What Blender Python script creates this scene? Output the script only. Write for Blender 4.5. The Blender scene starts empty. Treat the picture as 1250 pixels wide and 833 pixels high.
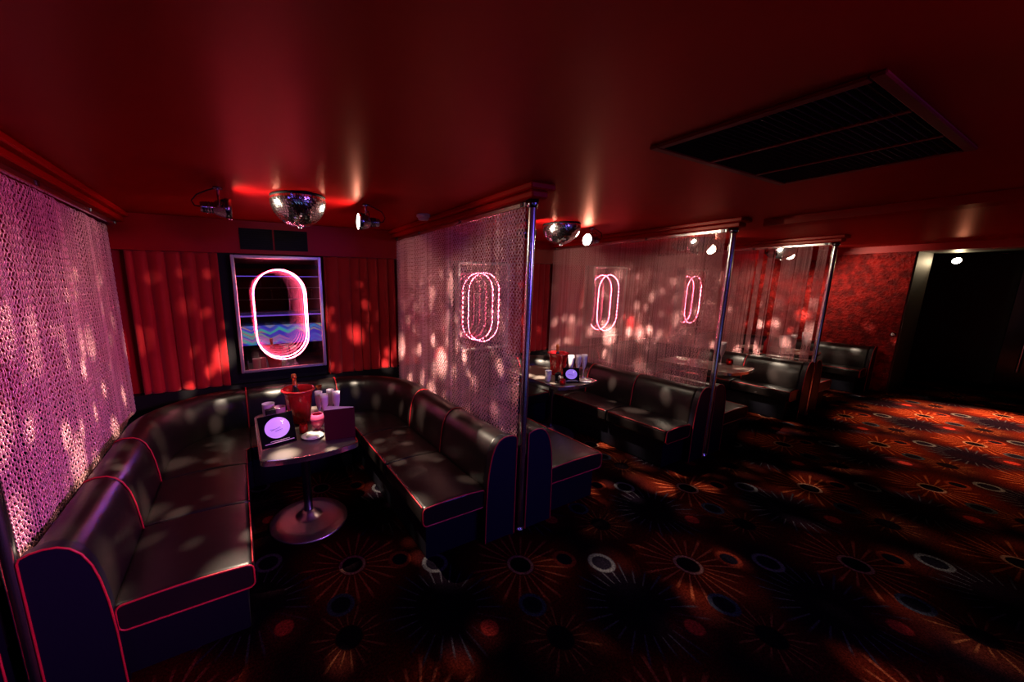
import bpy, math, random
import numpy as np
from mathutils import Vector, Matrix
random.seed(7)
rng = np.random.default_rng(11)
PI = math.pi
SC = bpy.context.scene
COL = SC.collection

# ------------------------------------------------------------------ mesh builder
class MB:
    def __init__(self):
        self.v, self.f, self.s = [], [], []
    def add(self, vs, fs, smooth=True, M=None):
        o = len(self.v)
        for p in vs:
            p = Vector(p)
            self.v.append(tuple(M @ p) if M is not None else tuple(p))
        for f in fs:
            self.f.append(tuple(i + o for i in f)); self.s.append(smooth)
        return self
    def box(self, x0, x1, y0, y1, z0, z1, M=None, bev=0.0):
        if x0 > x1: x0, x1 = x1, x0
        if y0 > y1: y0, y1 = y1, y0
        if z0 > z1: z0, z1 = z1, z0
        b = min(bev, (x1-x0)*.45, (y1-y0)*.45, (z1-z0)*.45)
        if b <= 0:
            vs = [(x, y, z) for z in (z0, z1) for y in (y0, y1) for x in (x0, x1)]
            fs = [(0,2,3,1), (4,5,7,6), (0,1,5,4), (2,6,7,3), (0,4,6,2), (1,3,7,5)]
            return self.add(vs, fs, False, M)
        # chamfered box
        c = [((x0, x1)[i], (y0, y1)[j], (z0, z1)[k]) for i in (0,1) for j in (0,1) for k in (0,1)]
        vs, idx = [], {}
        for n, (i, j, k) in enumerate([(i, j, k) for i in (0,1) for j in (0,1) for k in (0,1)]):
            x, y, z = c[n]; sx, sy, sz = (1,-1)[i], (1,-1)[j], (1,-1)[k]
            for a, d in (('x', (0, sy*b, sz*b)), ('y', (sx*b, 0, sz*b)), ('z', (sx*b, sy*b, 0))):
                idx[(i, j, k, a)] = len(vs); vs.append((x+d[0], y+d[1], z+d[2]))
        g = lambda i, j, k, a: idx[(i, j, k, a)]
        fs = []
        for i in (0,1): fs.append([g(i,0,0,'x'), g(i,1,0,'x'), g(i,1,1,'x'), g(i,0,1,'x')][::(-1 if i == 0 else 1)])
        for j in (0,1): fs.append([g(0,j,0,'y'), g(1,j,0,'y'), g(1,j,1,'y'), g(0,j,1,'y')][::(1 if j == 0 else -1)])
        for k in (0,1): fs.append([g(0,0,k,'z'), g(1,0,k,'z'), g(1,1,k,'z'), g(0,1,k,'z')][::(-1 if k == 0 else 1)])
        for i in (0,1):
            for j in (0,1): fs.append([g(i,j,0,'x'), g(i,j,1,'x'), g(i,j,1,'y'), g(i,j,0,'y')])
            for k in (0,1): fs.append([g(i,0,k,'x'), g(i,1,k,'x'), g(i,1,k,'z'), g(i,0,k,'z')])
        for j in (0,1):
            for k in (0,1): fs.append([g(0,j,k,'y'), g(1,j,k,'y'), g(1,j,k,'z'), g(0,j,k,'z')])
        for i in (0,1):
            for j in (0,1):
                for k in (0,1): fs.append([g(i,j,k,'x'), g(i,j,k,'y'), g(i,j,k,'z')])
        return self.add(vs, fs, False, M)
    def tube(self, pts, r, n=10, closed=False, M=None, cap=True):
        pts = [Vector(p) for p in pts]; m = len(pts); vs = []; fs = []
        rr = r if isinstance(r, (list, tuple)) else [r]*m
        up = None
        for i, p in enumerate(pts):
            a = pts[(i-1) % m] if (closed or i > 0) else p
            b = pts[(i+1) % m] if (closed or i < m-1) else p
            t = (b-a).normalized()
            if up is None:
                up = Vector((0,0,1)) if abs(t.z) < .9 else Vector((1,0,0))
            u = (up - t*up.dot(t))
            if u.length < 1e-5: u = t.orthogonal()
            u.normalize(); w = t.cross(u); up = u
            for k in range(n):
                an = 2*PI*k/n
                vs.append(p + (u*math.cos(an) + w*math.sin(an))*rr[i])
        for i in range(m if closed else m-1):
            j = (i+1) % m
            for k in range(n):
                l = (k+1) % n
                fs.append((i*n+k, i*n+l, j*n+l, j*n+k))
        self.add(vs, fs, True, M)
        if not closed and cap:
            self.add(vs[:n], [tuple(range(n))[::-1]], False, M)
            self.add(vs[-n:], [tuple(range(n))], False, M)
        return self
    def lathe(self, prof, n=32, M=None, smooth=True):
        # prof: (r, z) list from bottom to top; r==0 closes
        vs, fs, rings = [], [], []
        for r, z in prof:
            if r < 1e-6:
                rings.append([len(vs)]); vs.append((0, 0, z))
            else:
                rings.append(list(range(len(vs), len(vs)+n)))
                for k in range(n):
                    a = 2*PI*k/n; vs.append((r*math.cos(a), r*math.sin(a), z))
        for A, B in zip(rings, rings[1:]):
            for k in range(n):
                l = (k+1) % n
                if len(A) == 1 and len(B) == 1: continue
                if len(A) == 1: fs.append((A[0], B[l], B[k]))
                elif len(B) == 1: fs.append((A[k], A[l], B[0]))
                else: fs.append((A[k], A[l], B[l], B[k]))
        return self.add(vs, fs, smooth, M)
    def prism(self, poly, z0, z1, M=None, smooth=False):
        n = len(poly)
        vs = [(x, y, z0) for x, y in poly] + [(x, y, z1) for x, y in poly]
        fs = [tuple(range(n))[::-1], tuple(range(n, 2*n))]
        self.add(vs, fs, False, M)
        self.add(vs, [(k, (k+1) % n, n+(k+1) % n, n+k) for k in range(n)], smooth, M)
        return self
    def sweep(self, path, prof, endround=0.0, smooth=True):
        # path: (x, y, nx, ny); prof: closed (s, z); ends eased in by endround
        m = len(prof); cs = sum(p[0] for p in prof)/m; cz = sum(p[1] for p in prof)/m
        L = [0]
        for a, b in zip(path, path[1:]): L.append(L[-1] + math.hypot(b[0]-a[0], b[1]-a[1]))
        T = L[-1]; vs = []
        for (x, y, nx, ny), l in zip(path, L):
            d = min(l, T-l); k = 0.0
            if endround and d < endround:
                q = 1 - d/endround; k = endround*(1 - math.sqrt(max(0, 1-q*q)))
            for s, z in prof:
                ds, dz = s-cs, z-cz; h = math.hypot(ds, dz) or 1
                f = max(0, 1 - k/h)
                ss, zz = cs+ds*f, cz+dz*f
                vs.append((x+nx*ss, y+ny*ss, zz))
        fs = []
        for i in range(len(path)-1):
            for k in range(m):
                l = (k+1) % m
                fs.append((i*m+k, i*m+l, (i+1)*m+l, (i+1)*m+k))
        self.add(vs, fs, smooth)
        self.add(vs[:m], [tuple(range(m))], False)
        self.add(vs[-m:], [tuple(range(m))[::-1]], False)
        return self
    def build(self, name, mat, parent=None, loc=None):
        me = bpy.data.meshes.new(name)
        me.from_pydata(self.v, [], self.f); me.update()
        me.polygons.foreach_set('use_smooth', self.s)
        import bmesh
        b = bmesh.new(); b.from_mesh(me); bmesh.ops.recalc_face_normals(b, faces=b.faces); b.to_mesh(me); b.free()
        me.materials.append(mat)
        o = bpy.data.objects.new(name, me); COL.objects.link(o)
        if parent is not None: o.parent = parent
        if loc is not None: o.location = loc
        return o

def empty(name, loc=(0,0,0), rz=0.0):
    o = bpy.data.objects.new(name, None); COL.objects.link(o)
    o.location = loc; o.rotation_euler = (0, 0, rz); o.empty_display_size = .1
    return o
def tag(o, label, cat, group=None, kind=None):
    o['label'] = label; o['category'] = cat
    if group: o['group'] = group
    if kind: o['kind'] = kind
    return o
def thing(name, label, cat, loc=(0,0,0), rz=0.0, group=None):
    return tag(empty(name, loc, rz), label, cat, group)
def struct(o):
    o['kind'] = 'structure'; return o
def dup(root, loc, rz=None, label=None, group=None):
    r = root.copy(); COL.objects.link(r); r.location = loc
    if rz is not None: r.rotation_euler = (0, 0, rz)
    if label: r['label'] = label
    if group: r['group'] = group
    for ch in list(root.children):
        c = ch.copy(); COL.objects.link(c); c.parent = r
        for g in list(ch.children):
            d = g.copy(); COL.objects.link(d); d.parent = c
    return r

# ------------------------------------------------------------------ node helpers
class NT:
    def __init__(self, tree): self.t = tree
    def n(self, typ, **kw):
        x = self.t.nodes.new(typ)
        for k, v in kw.items(): setattr(x, k, v)
        return x
    def link(self, a, b): self.t.links.new(a, b)
    def put(self, sock, val):
        if hasattr(val, 'is_output'): self.t.links.new(val, sock)
        else: sock.default_value = val
    def math(self, op, a, b=0.0, c=0.0, clamp=False):
        x = self.n('ShaderNodeMath', operation=op, use_clamp=clamp)
        for i, v in enumerate((a, b, c)): self.put(x.inputs[i], v)
        return x.outputs[0]
    def vmath(self, op, a, b=(0,0,0), c=(0,0,0), out=0):
        x = self.n('ShaderNodeVectorMath', operation=op)
        self.put(x.inputs[0], a); self.put(x.inputs[1], b)
        if op in ('WRAP', 'MULTIPLY_ADD'): self.put(x.inputs[2], c)
        return x.outputs[out]
    def length(self, a):
        x = self.n('ShaderNodeVectorMath', operation='LENGTH'); self.put(x.inputs[0], a)
        return x.outputs['Value']
    def smooth(self, v, a, b, lo=0.0, hi=1.0):
        x = self.n('ShaderNodeMapRange', interpolation_type='SMOOTHSTEP')
        self.put(x.inputs[0], v); x.inputs[1].default_value = a; x.inputs[2].default_value = b
        x.inputs[3].default_value = lo; x.inputs[4].default_value = hi
        return x.outputs[0]
    def mix(self, f, a, b):
        x = self.n('ShaderNodeMix', data_type='RGBA')
        self.put(x.inputs[0], f); self.put(x.inputs[6], a); self.put(x.inputs[7], b)
        return x.outputs[2]
    def mixv(self, f, a, b):
        x = self.n('ShaderNodeMix', data_type='VECTOR')
        self.put(x.inputs[0], f); self.put(x.inputs[4], a); self.put(x.inputs[5], b)
        return x.outputs[1]
    def noise(self, vec, scale, detail=3, rough=.5):
        x = self.n('ShaderNodeTexNoise'); self.put(x.inputs['Vector'], vec)
        x.inputs['Scale'].default_value = scale; x.inputs['Detail'].default_value = detail
        x.inputs['Roughness'].default_value = rough
        return x.outputs[0]

def rgba(c): return (c[0], c[1], c[2], 1.0)
def mat(name, col, rough=.5, metal=0.0, spec=.5, emit=None, es=0.0, bump=None, trans=0.0, coat=0.0, alpha=None, var=0.0, sheen=0.0):
    m = bpy.data.materials.new(name); m.use_nodes = True
    N = NT(m.node_tree); p = m.node_tree.nodes['Principled BSDF']
    p.inputs['Base Color'].default_value = rgba(col)
    p.inputs['Roughness'].default_value = rough; p.inputs['Metallic'].default_value = metal
    p.inputs['Specular IOR Level'].default_value = spec
    p.inputs['Transmission Weight'].default_value = trans
    p.inputs['Coat Weight'].default_value = coat
    p.inputs['Sheen Weight'].default_value = sheen
    if emit: p.inputs['Emission Color'].default_value = rgba(emit); p.inputs['Emission Strength'].default_value = es
    tc = N.n('ShaderNodeTexCoord').outputs['Object']
    if var:
        f = N.noise(tc, 9, 4)
        N.link(N.mix(f, rgba([c*(1-var) for c in col]), rgba([min(1, c*(1+var)) for c in col])), p.inputs['Base Color'])
    if bump:
        sc, st, det = bump
        b = N.n('ShaderNodeBump'); b.inputs['Strength'].default_value = st; b.inputs['Distance'].default_value = .01
        N.link(N.noise(tc, sc, det), b.inputs['Height']); N.link(b.outputs[0], p.inputs['Normal'])
    return m

M = {}
M['vinyl'] = mat('black_vinyl', (.009,.006,.006), .33, spec=.36, bump=(7, .22, 4))
M['panel_vinyl'] = mat('black_panel_vinyl', (.004,.003,.010), .45, spec=.3, bump=(60, .05, 2))
M['piping'] = mat('red_piping', (.42,.008,.018), .5, bump=(200, .05, 1))
M['plinth'] = mat('black_plinth', (.0035,.003,.007), .5, spec=.2, bump=(40, .05, 2))
M['chrome'] = mat('chrome', (.86,.80,.80), .22, 1.0, bump=(30, .01, 1))
M['dark_chrome'] = mat('dark_chrome', (.25,.24,.27), .2, 1.0, bump=(30, .02, 1))
M['steel'] = mat('brushed_steel', (.62,.55,.55), .33, 1.0, bump=(90, .04, 2))
M['chain'] = mat('aluminium_chain', (.93,.47,.50), .42, .55, var=.06)
M['rail'] = mat('rail_aluminium', (.85,.80,.78), .25, 1.0, bump=(60, .02, 1))
def satin(name, dif, glo, wt, rough, bump):
    """satin paint: red body under a thin, tinted sheen"""
    m = bpy.data.materials.new(name); m.use_nodes = True; t = m.node_tree; t.nodes.clear(); N = NT(t)
    out = N.n('ShaderNodeOutputMaterial'); d = N.n('ShaderNodeBsdfDiffuse'); g = N.n('ShaderNodeBsdfGlossy'); mx = N.n('ShaderNodeMixShader')
    tc = N.n('ShaderNodeTexCoord').outputs['Object']
    N.link(N.mix(N.noise(tc, 5, 4), rgba([c*.9 for c in dif]), rgba([c*1.1 for c in dif])), d.inputs[0])
    g.inputs[0].default_value = rgba(glo); g.inputs['Roughness'].default_value = rough; mx.inputs[0].default_value = wt
    b = N.n('ShaderNodeBump'); b.inputs['Strength'].default_value = bump[1]; b.inputs['Distance'].default_value = .01
    N.link(N.noise(tc, bump[0], bump[2]), b.inputs['Height']); N.link(b.outputs[0], g.inputs['Normal']); N.link(b.outputs[0], d.inputs['Normal'])
    N.link(d.outputs[0], mx.inputs[1]); N.link(g.outputs[0], mx.inputs[2]); N.link(mx.outputs[0], out.inputs[0])
    return m
M['red_paint'] = satin('red_satin_gloss', (.40,.002,.004), (1,.5,.42), .07, .30, (1.3,.10,2))
M['ceiling'] = satin('red_ceiling_satin', (.36,.0012,.0026), (1,.42,.36), .13, .35, (.9,.14,2))
M['red_flat'] = mat('red_satin_paint', (.40,.0025,.004), .45, spec=.25, bump=(20, .05, 3), var=.06)
M['dark_red'] = mat('dark_red_paint', (.16,.002,.003), .5, spec=.15, bump=(20, .05, 2))
M['black'] = mat('black_paint', (.006,.005,.006), .6, spec=.15, bump=(30, .05, 3))
M['black_wall'] = mat('black_wall', (.012,.010,.010), .6, bump=(14, .08, 3), var=.2)
M['black_satin'] = mat('black_satin', (.003,.003,.004), .85, spec=.04, bump=(40, .02, 1))
M['black_gloss'] = mat('black_gloss', (.010,.009,.012), .2, bump=(40, .01, 1))
M['drape'] = mat('red_velvet', (.46,.008,.012), .75, spec=.25, bump=(60, .08, 3), sheen=.15, var=.12)
M['tabletop'] = mat('grey_laminate', (.11,.09,.08), .28, spec=.5, bump=(40, .02, 2), var=.2)
M['bucket'] = mat('red_plastic', (.48,.008,.012), .22, spec=.55, coat=.3, bump=(20, .01, 1))
M['foil'] = mat('orange_foil', (.72,.24,.06), .35, .8, bump=(80, .2, 2))
M['green_glass'] = mat('dark_bottle_glass', (.010,.018,.010), .12, bump=(20, .01, 1))
M['paper'] = mat('white_paper', (.80,.76,.75), .7, bump=(70, .05, 2))
M['pink_card'] = mat('pink_cup', (.78,.45,.48), .55, bump=(70, .03, 2))
M['china'] = mat('white_china', (.82,.78,.76), .25, bump=(20, .01, 1))
M['menu'] = mat('burgundy_leatherette', (.065,.004,.010), .7, spec=.15, bump=(150, .1, 2))
M['flute'] = mat('frosted_flute', (.86,.72,.78), .4, spec=.5, bump=(60, .02, 1))
M['pinkglass'] = mat('pink_glass', (.85,.10,.28), .18, trans=.35, bump=(12, .03, 1))
M['redglass'] = mat('red_candle_glass', (.55,.01,.01), .12, trans=.5, bump=(12, .03, 1))
M['amber'] = mat('amber_glass', (.30,.06,.02), .15, trans=.5, bump=(12, .03, 1))
M['flame'] = mat('candle_flame', (1,.3,.1), .5, emit=(1,.28,.08), es=6, bump=(10, .02, 1))
M['plastic'] = mat('white_plastic', (.72,.62,.60), .45, bump=(40, .02, 1))
M['lens'] = mat('lamp_lens', (1,.95,.85), .3, emit=(1,.84,.60), es=75, bump=(30, .05, 1))
M['far_lens'] = mat('far_lamp_lens', (1,.9,.7), .3, emit=(1,.78,.45), es=120, bump=(30, .05, 1))
M['mirror'] = mat('silver_mirror', (.93,.93,.95), .0, 1.0)
M['tile'] = mat('mirror_tile', (.92,.92,.94), .14, 1.0)
M['screen'] = mat('lit_lilac_screen', (.3,.2,.6), .3, emit=(.36,.20,.80), es=.62, bump=(30, .01, 1))
M['screen_mark'] = mat('lit_white_mark', (.9,.9,1), .4, emit=(.85,.75,1), es=.8, bump=(30, .01, 1))
M['screen_line'] = mat('dark_violet_line', (.06,.03,.15), .4, bump=(30, .01, 1))
M['bottle_clear'] = mat('bar_bottle_glass', (.35,.10,.12), .1, trans=.3, bump=(12, .02, 1))
M['violet_led'] = mat('violet_led', (.2,.1,.8), .4, emit=(.30,.12,1.0), es=.6, bump=(10, .02, 1))
M['bar_red_led'] = mat('red_led_panel', (.6,.05,.1), .4, emit=(1,.05,.12), es=.6, bump=(10, .02, 1))
M['neon_core'] = mat('neon_core', (1,.5,.6), .3, emit=(1,.17,.27), es=100, bump=(10, .02, 1))

def m_halo():  # neon glow imitated by a see-through emissive shell
    m = bpy.data.materials.new('pink_neon_glow'); m.use_nodes = True; t = m.node_tree; t.nodes.clear(); N = NT(t)
    out = N.n('ShaderNodeOutputMaterial'); tr = N.n('ShaderNodeBsdfTransparent'); em = N.n('ShaderNodeEmission')
    em.inputs[0].default_value = (1,.03,.14,1); em.inputs[1].default_value = 1.6
    tr.inputs[0].default_value = (1,.75,.8,1)
    ad = N.n('ShaderNodeAddShader'); N.link(tr.outputs[0], ad.inputs[0]); N.link(em.outputs[0], ad.inputs[1]); N.link(ad.outputs[0], out.inputs[0])
    return m
M['halo'] = m_halo()
def m_halfmirror():
    m = bpy.data.materials.new('half_silvered_glass'); m.use_nodes = True; t = m.node_tree; t.nodes.clear(); N = NT(t)
    out = N.n('ShaderNodeOutputMaterial'); tr = N.n('ShaderNodeBsdfTransparent'); gl = N.n('ShaderNodeBsdfGlossy')
    gl.inputs['Roughness'].default_value = 0.0; gl.inputs[0].default_value = (.95,.93,.95,1)
    tr.inputs[0].default_value = (.95,.95,.95,1)
    mx = N.n('ShaderNodeMixShader'); mx.inputs[0].default_value = .72
    N.link(tr.outputs[0], mx.inputs[1]); N.link(gl.outputs[0], mx.inputs[2]); N.link(mx.outputs[0], out.inputs[0])
    return m
M['half_mirror'] = m_halfmirror()
def m_glitter():
    m = mat('red_glitter_wallpaper', (.36,.008,.008), .5, spec=.25)
    N = NT(m.node_tree); p = m.node_tree.nodes['Principled BSDF']
    tc = N.n('ShaderNodeTexCoord').outputs['Object']
    vo = N.n('ShaderNodeTexVoronoi'); N.link(tc, vo.inputs['Vector']); vo.inputs['Scale'].default_value = 26
    b = N.n('ShaderNodeBump'); b.inputs['Strength'].default_value = .8; b.inputs['Distance'].default_value = .02
    N.link(N.math('ADD', vo.outputs['Distance'], N.noise(tc, 60, 3)), b.inputs['Height']); N.link(b.outputs[0], p.inputs['Normal'])
    N.link(N.mix(N.smooth(N.noise(tc, 11, 4), .35, .7), (.15,.002,.002,1), (.42,.010,.007,1)), p.inputs['Base Color'])
    return m
M['glitter'] = m_glitter()
def m_ledstripes():
    m = mat('coloured_led_stripes', (.05,.05,.08), .4)
    N = NT(m.node_tree); p = m.node_tree.nodes['Principled BSDF']
    tc = N.n('ShaderNodeTexCoord').outputs['Object']
    sp = N.n('ShaderNodeSeparateXYZ'); N.link(tc, sp.inputs[0])
    cb = N.n('ShaderNodeCombineXYZ'); N.link(N.math('MULTIPLY', sp.outputs[0], .9), cb.inputs[0]); 
    tri = N.math('PINGPONG', N.math('MULTIPLY', sp.outputs[0], 1.0), .22)
    N.link(N.math('ADD', N.math('MULTIPLY', sp.outputs[2], 20.0), N.math('MULTIPLY', tri, 11.0)), cb.inputs[2])
    vo = N.n('ShaderNodeTexVoronoi'); N.link(cb.outputs[0], vo.inputs['Vector']); vo.inputs['Scale'].default_value = 1.0
    r = N.n('ShaderNodeValToRGB'); e = r.color_ramp.elements
    e[0].position = 0; e[0].color = (.02,.05,.55,1); e[1].position = 1; e[1].color = (.6,.02,.10,1)
    for pos, c in ((.25, (.12,.03,.7,1)), (.45, (.05,.35,.75,1)), (.6, (.55,.08,.5,1)), (.75, (.05,.5,.45,1)), (.88, (.7,.35,.15,1))):
        q = e.new(pos); q.color = c
    s2 = N.n('ShaderNodeSeparateColor'); N.link(vo.outputs['Color'], s2.inputs[0])
    N.link(s2.outputs[0], r.inputs[0]); N.link(r.outputs[0], p.inputs['Emission Color']); p.inputs['Emission Strength'].default_value = .6
    return m
M['led_stripes'] = m_ledstripes()

def m_carpet():
    m = mat('patterned_carpet', (.02,.01,.02), 1.0, spec=0.0)
    N = NT(m.node_tree); p = m.node_tree.nodes['Principled BSDF']
    g = N.n('ShaderNodeNewGeometry').outputs['Position']
    def cell(ox, oy):
        q = N.vmath('SUBTRACT', g, (ox, oy, 0)); q = N.vmath('MULTIPLY', q, (1,1,0))
        a = N.vmath('WRAP', q, (.96,.52,1), (-.96,-.52,-1))
        b = N.vmath('WRAP', N.vmath('SUBTRACT', q, (.96,.52,0)), (.96,.52,1), (-.96,-.52,-1))
        la, lb = N.length(a), N.length(b)
        v = N.mixv(N.math('LESS_THAN', lb, la), a, b)
        return v, N.math('MINIMUM', la, lb)
    def ang(v):
        s = N.n('ShaderNodeSeparateXYZ'); N.link(v, s.inputs[0]); return N.math('ARCTAN2', s.outputs[1], s.outputs[0])
    def band(r, a, b, w=.012):
        return N.math('MULTIPLY', N.smooth(r, a-w, a+w), N.smooth(r, b-w, b+w, 1.0, 0.0))
    def rays(v, r, n, r0, r1, thin=.35):
        a = ang(v)
        c = N.math('COSINE', N.math('MULTIPLY', a, n))
        ln = N.math('MULTIPLY_ADD', N.math('SINE', N.math('MULTIPLY', a, 7.0)), .035, r1)      # rays of unequal length
        ray = N.smooth(c, thin, thin+.35)
        return N.math('MULTIPLY', ray, N.math('MULTIPLY', N.smooth(r, r0, r0+.015), N.smooth(N.math('SUBTRACT', r, ln), -.07, .0, 1.0, 0.0)))
    n1 = N.noise(g, 2.2, 3); n2 = N.noise(g, 90, 2)
    col = N.mix(N.smooth(n1, .4, .65), (.010,.004,.008,1), (.040,.006,.006,1))
    R0 = (2.42, 1.09)
    O = lambda dx, dy: (R0[0]+dx, R0[1]+dy)
    # rust ground around the red bursts
    v, r = cell(*O(0, 0))
    col = N.mix(N.math('MULTIPLY', N.smooth(r, .20, .52, 1.0, 0.0), .9), col, (.16,.015,.006,1))
    col = N.mix(rays(v, r, 22.0, .085, .31, .6), col, (.52,.10,.04,1))
    col = N.mix(N.smooth(r, .075, .088, 1.0, 0.0), col, (.012,.005,.008,1))
    col = N.mix(band(r, .066, .084, .005), col, (.50,.20,.13,1))
    # blue-grey bursts
    v, r = cell(*O(.38, -.57))
    col = N.mix(N.math('MULTIPLY', N.smooth(r, .2, .36, 1.0, 0.0), .8), col, (.007,.004,.010,1))
    col = N.mix(rays(v, r, 26.0, .17, .34, .7), col, (.07,.058,.075,1))
    # brown bursts
    v, r = cell(*O(-.15, -.49))
    col = N.mix(N.math('MULTIPLY', N.smooth(r, .12, .30, 1.0, 0.0), .8), col, (.09,.014,.008,1))
    col = N.mix(rays(v, r, 18.0, .065, .19, .6), col, (.26,.07,.03,1))
    col = N.mix(N.smooth(r, .062, .075, 1.0, 0.0), col, (.012,.005,.008,1))
    # small rings and dots
    for dx, dy, ra, rb, c in ((-.14,-.27,.055,.078,(.055,.06,.085,1)), (.48,-.24,.06,.084,(.14,.125,.14,1)), (.29,-.10,.05,.075,(.32,.04,.02,1))):
        v, r = cell(*O(dx, dy))
        col = N.mix(N.smooth(r, ra, ra+.01, 1.0, 0.0), col, (.012,.008,.016,1))
        col = N.mix(band(r, ra, rb, .006), col, c)
    v, r = cell(*O(-.44, -.27))
    col = N.mix(N.math('MULTIPLY', N.smooth(r, .05, .16, 1.0, 0.0), .7), col, (.12,.012,.010,1))
    col = N.mix(N.smooth(r, .04, .055, 1.0, 0.0), col, (.55,.04,.03,1))
    col = N.mix(N.smooth(n2, .3, .75), N.mix(.88, col, (0,0,0,1)), N.mix(.69, col, (0,0,0,1)))
    N.link(col, p.inputs['Base Color'])
    b = N.n('ShaderNodeBump'); b.inputs['Strength'].default_value = .5; b.inputs['Distance'].default_value = .006
    N.link(N.noise(g, 220, 2), b.inputs['Height']); N.link(b.outputs[0], p.inputs['Normal'])
    return m
M['carpet'] = m_carpet()

# ------------------------------------------------------------------ room measures (metres; camera at x=0, y=0, z=1.8)
XP = [-.868, 1.69, 4.20, 6.77]          # partition planes
YF, YB = 1.90, 4.23                    # booth front line, back wall face
ZC = 2.40
BC = [.385, 2.935, 5.47, 8.03]         # booth centres
WALLX = 9.42

# ------------------------------------------------------------------ shell
def slab(name, x0, x1, y0, y1, z0, z1, m):
    return struct(MB().box(x0, x1, y0, y1, z0, z1).build(name, m))
slab('floor', -3.6, 12.0, -4.6, 4.4, -.1, 0, M['carpet'])
slab('ceiling', -3.6, 12.0, -4.6, 4.4, ZC, ZC+.1, M['ceiling'])
slab('wall_back', -3.6, WALLX, YB+.10, YB+.2, 0, ZC, M['red_flat'])
slab('wall_left', -3.7, -3.6, -4.6, 4.4, 0, ZC, M['red_flat'])
slab('wall_front', -3.6, 12.0, -4.7, -4.6, 0, ZC, M['black_wall'])
slab('wall_right', WALLX, WALLX+.03, 1.71, 4.33, 0, 2.30, M['glitter'])
slab('wall_pier', WALLX+.03, 10.35, 1.69, 4.33, 0, 2.30, mat('brown_black_wall', (.05,.030,.020), .6, bump=(14,.08,3)))
slab('wall_passage', 11.9, 12.0, -4.6, 4.4, 0, ZC, M['black_wall'])
slab('trim_1', -3.6, WALLX, YB-.005, YB+.10, 2.09, ZC, M['red_flat'])            # pelmet over the curtains
slab('trim_2', -3.6, WALLX, YB-.01, YB+.10, 0, .775, M['black'])                 # black dado behind the seats
slab('trim_3', 4.46, 4.72, -4.6, 1.78, 2.335, ZC, M['red_paint'])                # ceiling beam
slab('trim_4', WALLX-.03, WALLX+.5, -4.6, 4.3, 2.295, ZC, M['red_flat'])         # header over the passage
slab('ceiling_passage', WALLX+.5, 11.9, -4.6, 1.69, 2.30, 2.36, M['black_wall'])
for k, xp in enumerate(XP):                                                      # stepped red beams carrying the chain rails
    b = MB()
    b.box(xp-.10, xp+.10, 1.80, YB-.006, 2.36, ZC, bev=.008)
    b.box(xp-.065, xp+.065, 1.83, YB-.006, 2.318, 2.36, bev=.008)
    struct(b.build('trim_%d' % (5+k), M['red_paint']))
d = MB().box(11.84, 11.9, -.35, .95, 0, 2.1, bev=.01).build('door_1', M['black_gloss']); struct(d)
hb = MB().tube([(11.78, .73, .28), (11.78, .73, 1.75)], .022, 12)
for z in (.42, 1.6): hb.tube([(11.78, .73, z), (11.84, .73, z)], .012, 8)
hb.build('door_handle', M['chrome'], d)

# ------------------------------------------------------------------ chain curtains
def chain_mesh(name, y0, y1, z0, z1, gaps=()):
    pitch, sp, wr = .0205, .0165, .0020
    nseg, nr = 10, 4
    # one link: stadium loop in local (u,z)
    a = np.linspace(0, 2*np.pi, nseg, endpoint=False)
    hu, hz = .0064, .0132
    cu = hu*np.sign(np.cos(a))*np.abs(np.cos(a))**.75; cz = hz*np.sin(a)
    tu = -np.sin(a)*hu; tz = np.cos(a)*hz; tl = np.hypot(tu, tz); tu /= tl; tz /= tl
    ring = []
    for k in range(nr):
        an = 2*np.pi*k/nr + PI/4
        ring.append(np.stack([cu + wr*np.cos(an)*tz, np.full(nseg, wr*np.sin(an)), cz - wr*np.cos(an)*tu], 1))
    L = np.stack(ring, 1).reshape(-1, 3)                # (nseg*nr, 3): local u, w, z
    F = []
    for i in range(nseg):
        for k in range(nr):
            F.append((i*nr+k, i*nr+(k+1) % nr, ((i+1) % nseg)*nr+(k+1) % nr, ((i+1) % nseg)*nr+k))
    F = np.array(F)
    ys = np.arange(y0, y1, sp)
    nz = int((z1-z0)/pitch)
    V = []
    for i, y in enumerate(ys):
        if any(g0 < y < g1 for g0, g1 in gaps): continue
        sw = .006*math.sin(y*9.1) + .004*math.sin(y*23+1) + rng.normal(0, .0012)
        ph = rng.uniform(0, pitch)*.35
        jy = rng.normal(0, .0018)
        tw = rng.normal(0, .22)
        for j in range(nz):
            al = (0.62 if (i+j) % 2 == 0 else -0.62) + tw if False else ((.55 if j % 2 == 0 else -.95) if i % 2 == 0 else (-.55 if j % 2 == 0 else .95)) + tw
            c, s = math.cos(al), math.sin(al)
            ti = .28 if i % 2 == 0 else -.28                     # links lie slanted, mirrored strand to strand
            ct, st = math.cos(ti), math.sin(ti)
            u = L[:,0]*ct - L[:,2]*st; z = L[:,0]*st + L[:,2]*ct; w = L[:,1]
            V.append(np.stack([sw + u*s + w*c, y + jy + u*c - w*s, z1 - ph - pitch*(j+.5) + z], 1))
    V = np.concatenate(V); nl = len(V)//len(L)
    FF = (F[None] + (np.arange(nl)*len(L))[:, None, None]).reshape(-1, 4)
    me = bpy.data.meshes.new(name)
    me.vertices.add(len(V)); me.vertices.foreach_set('co', V.astype(np.float32).ravel())
    me.loops.add(FF.size); me.loops.foreach_set('vertex_index', FF.astype(np.int32).ravel())
    me.polygons.add(len(FF)); me.polygons.foreach_set('loop_start', np.arange(0, FF.size, 4, dtype=np.int32))
    me.polygons.foreach_set('loop_total', np.full(len(FF), 4, dtype=np.int32))
    me.polygons.foreach_set('use_smooth', np.ones(len(FF), dtype=bool))
    me.update(calc_edges=True); me.materials.append(M['chain'])
    return me
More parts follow.
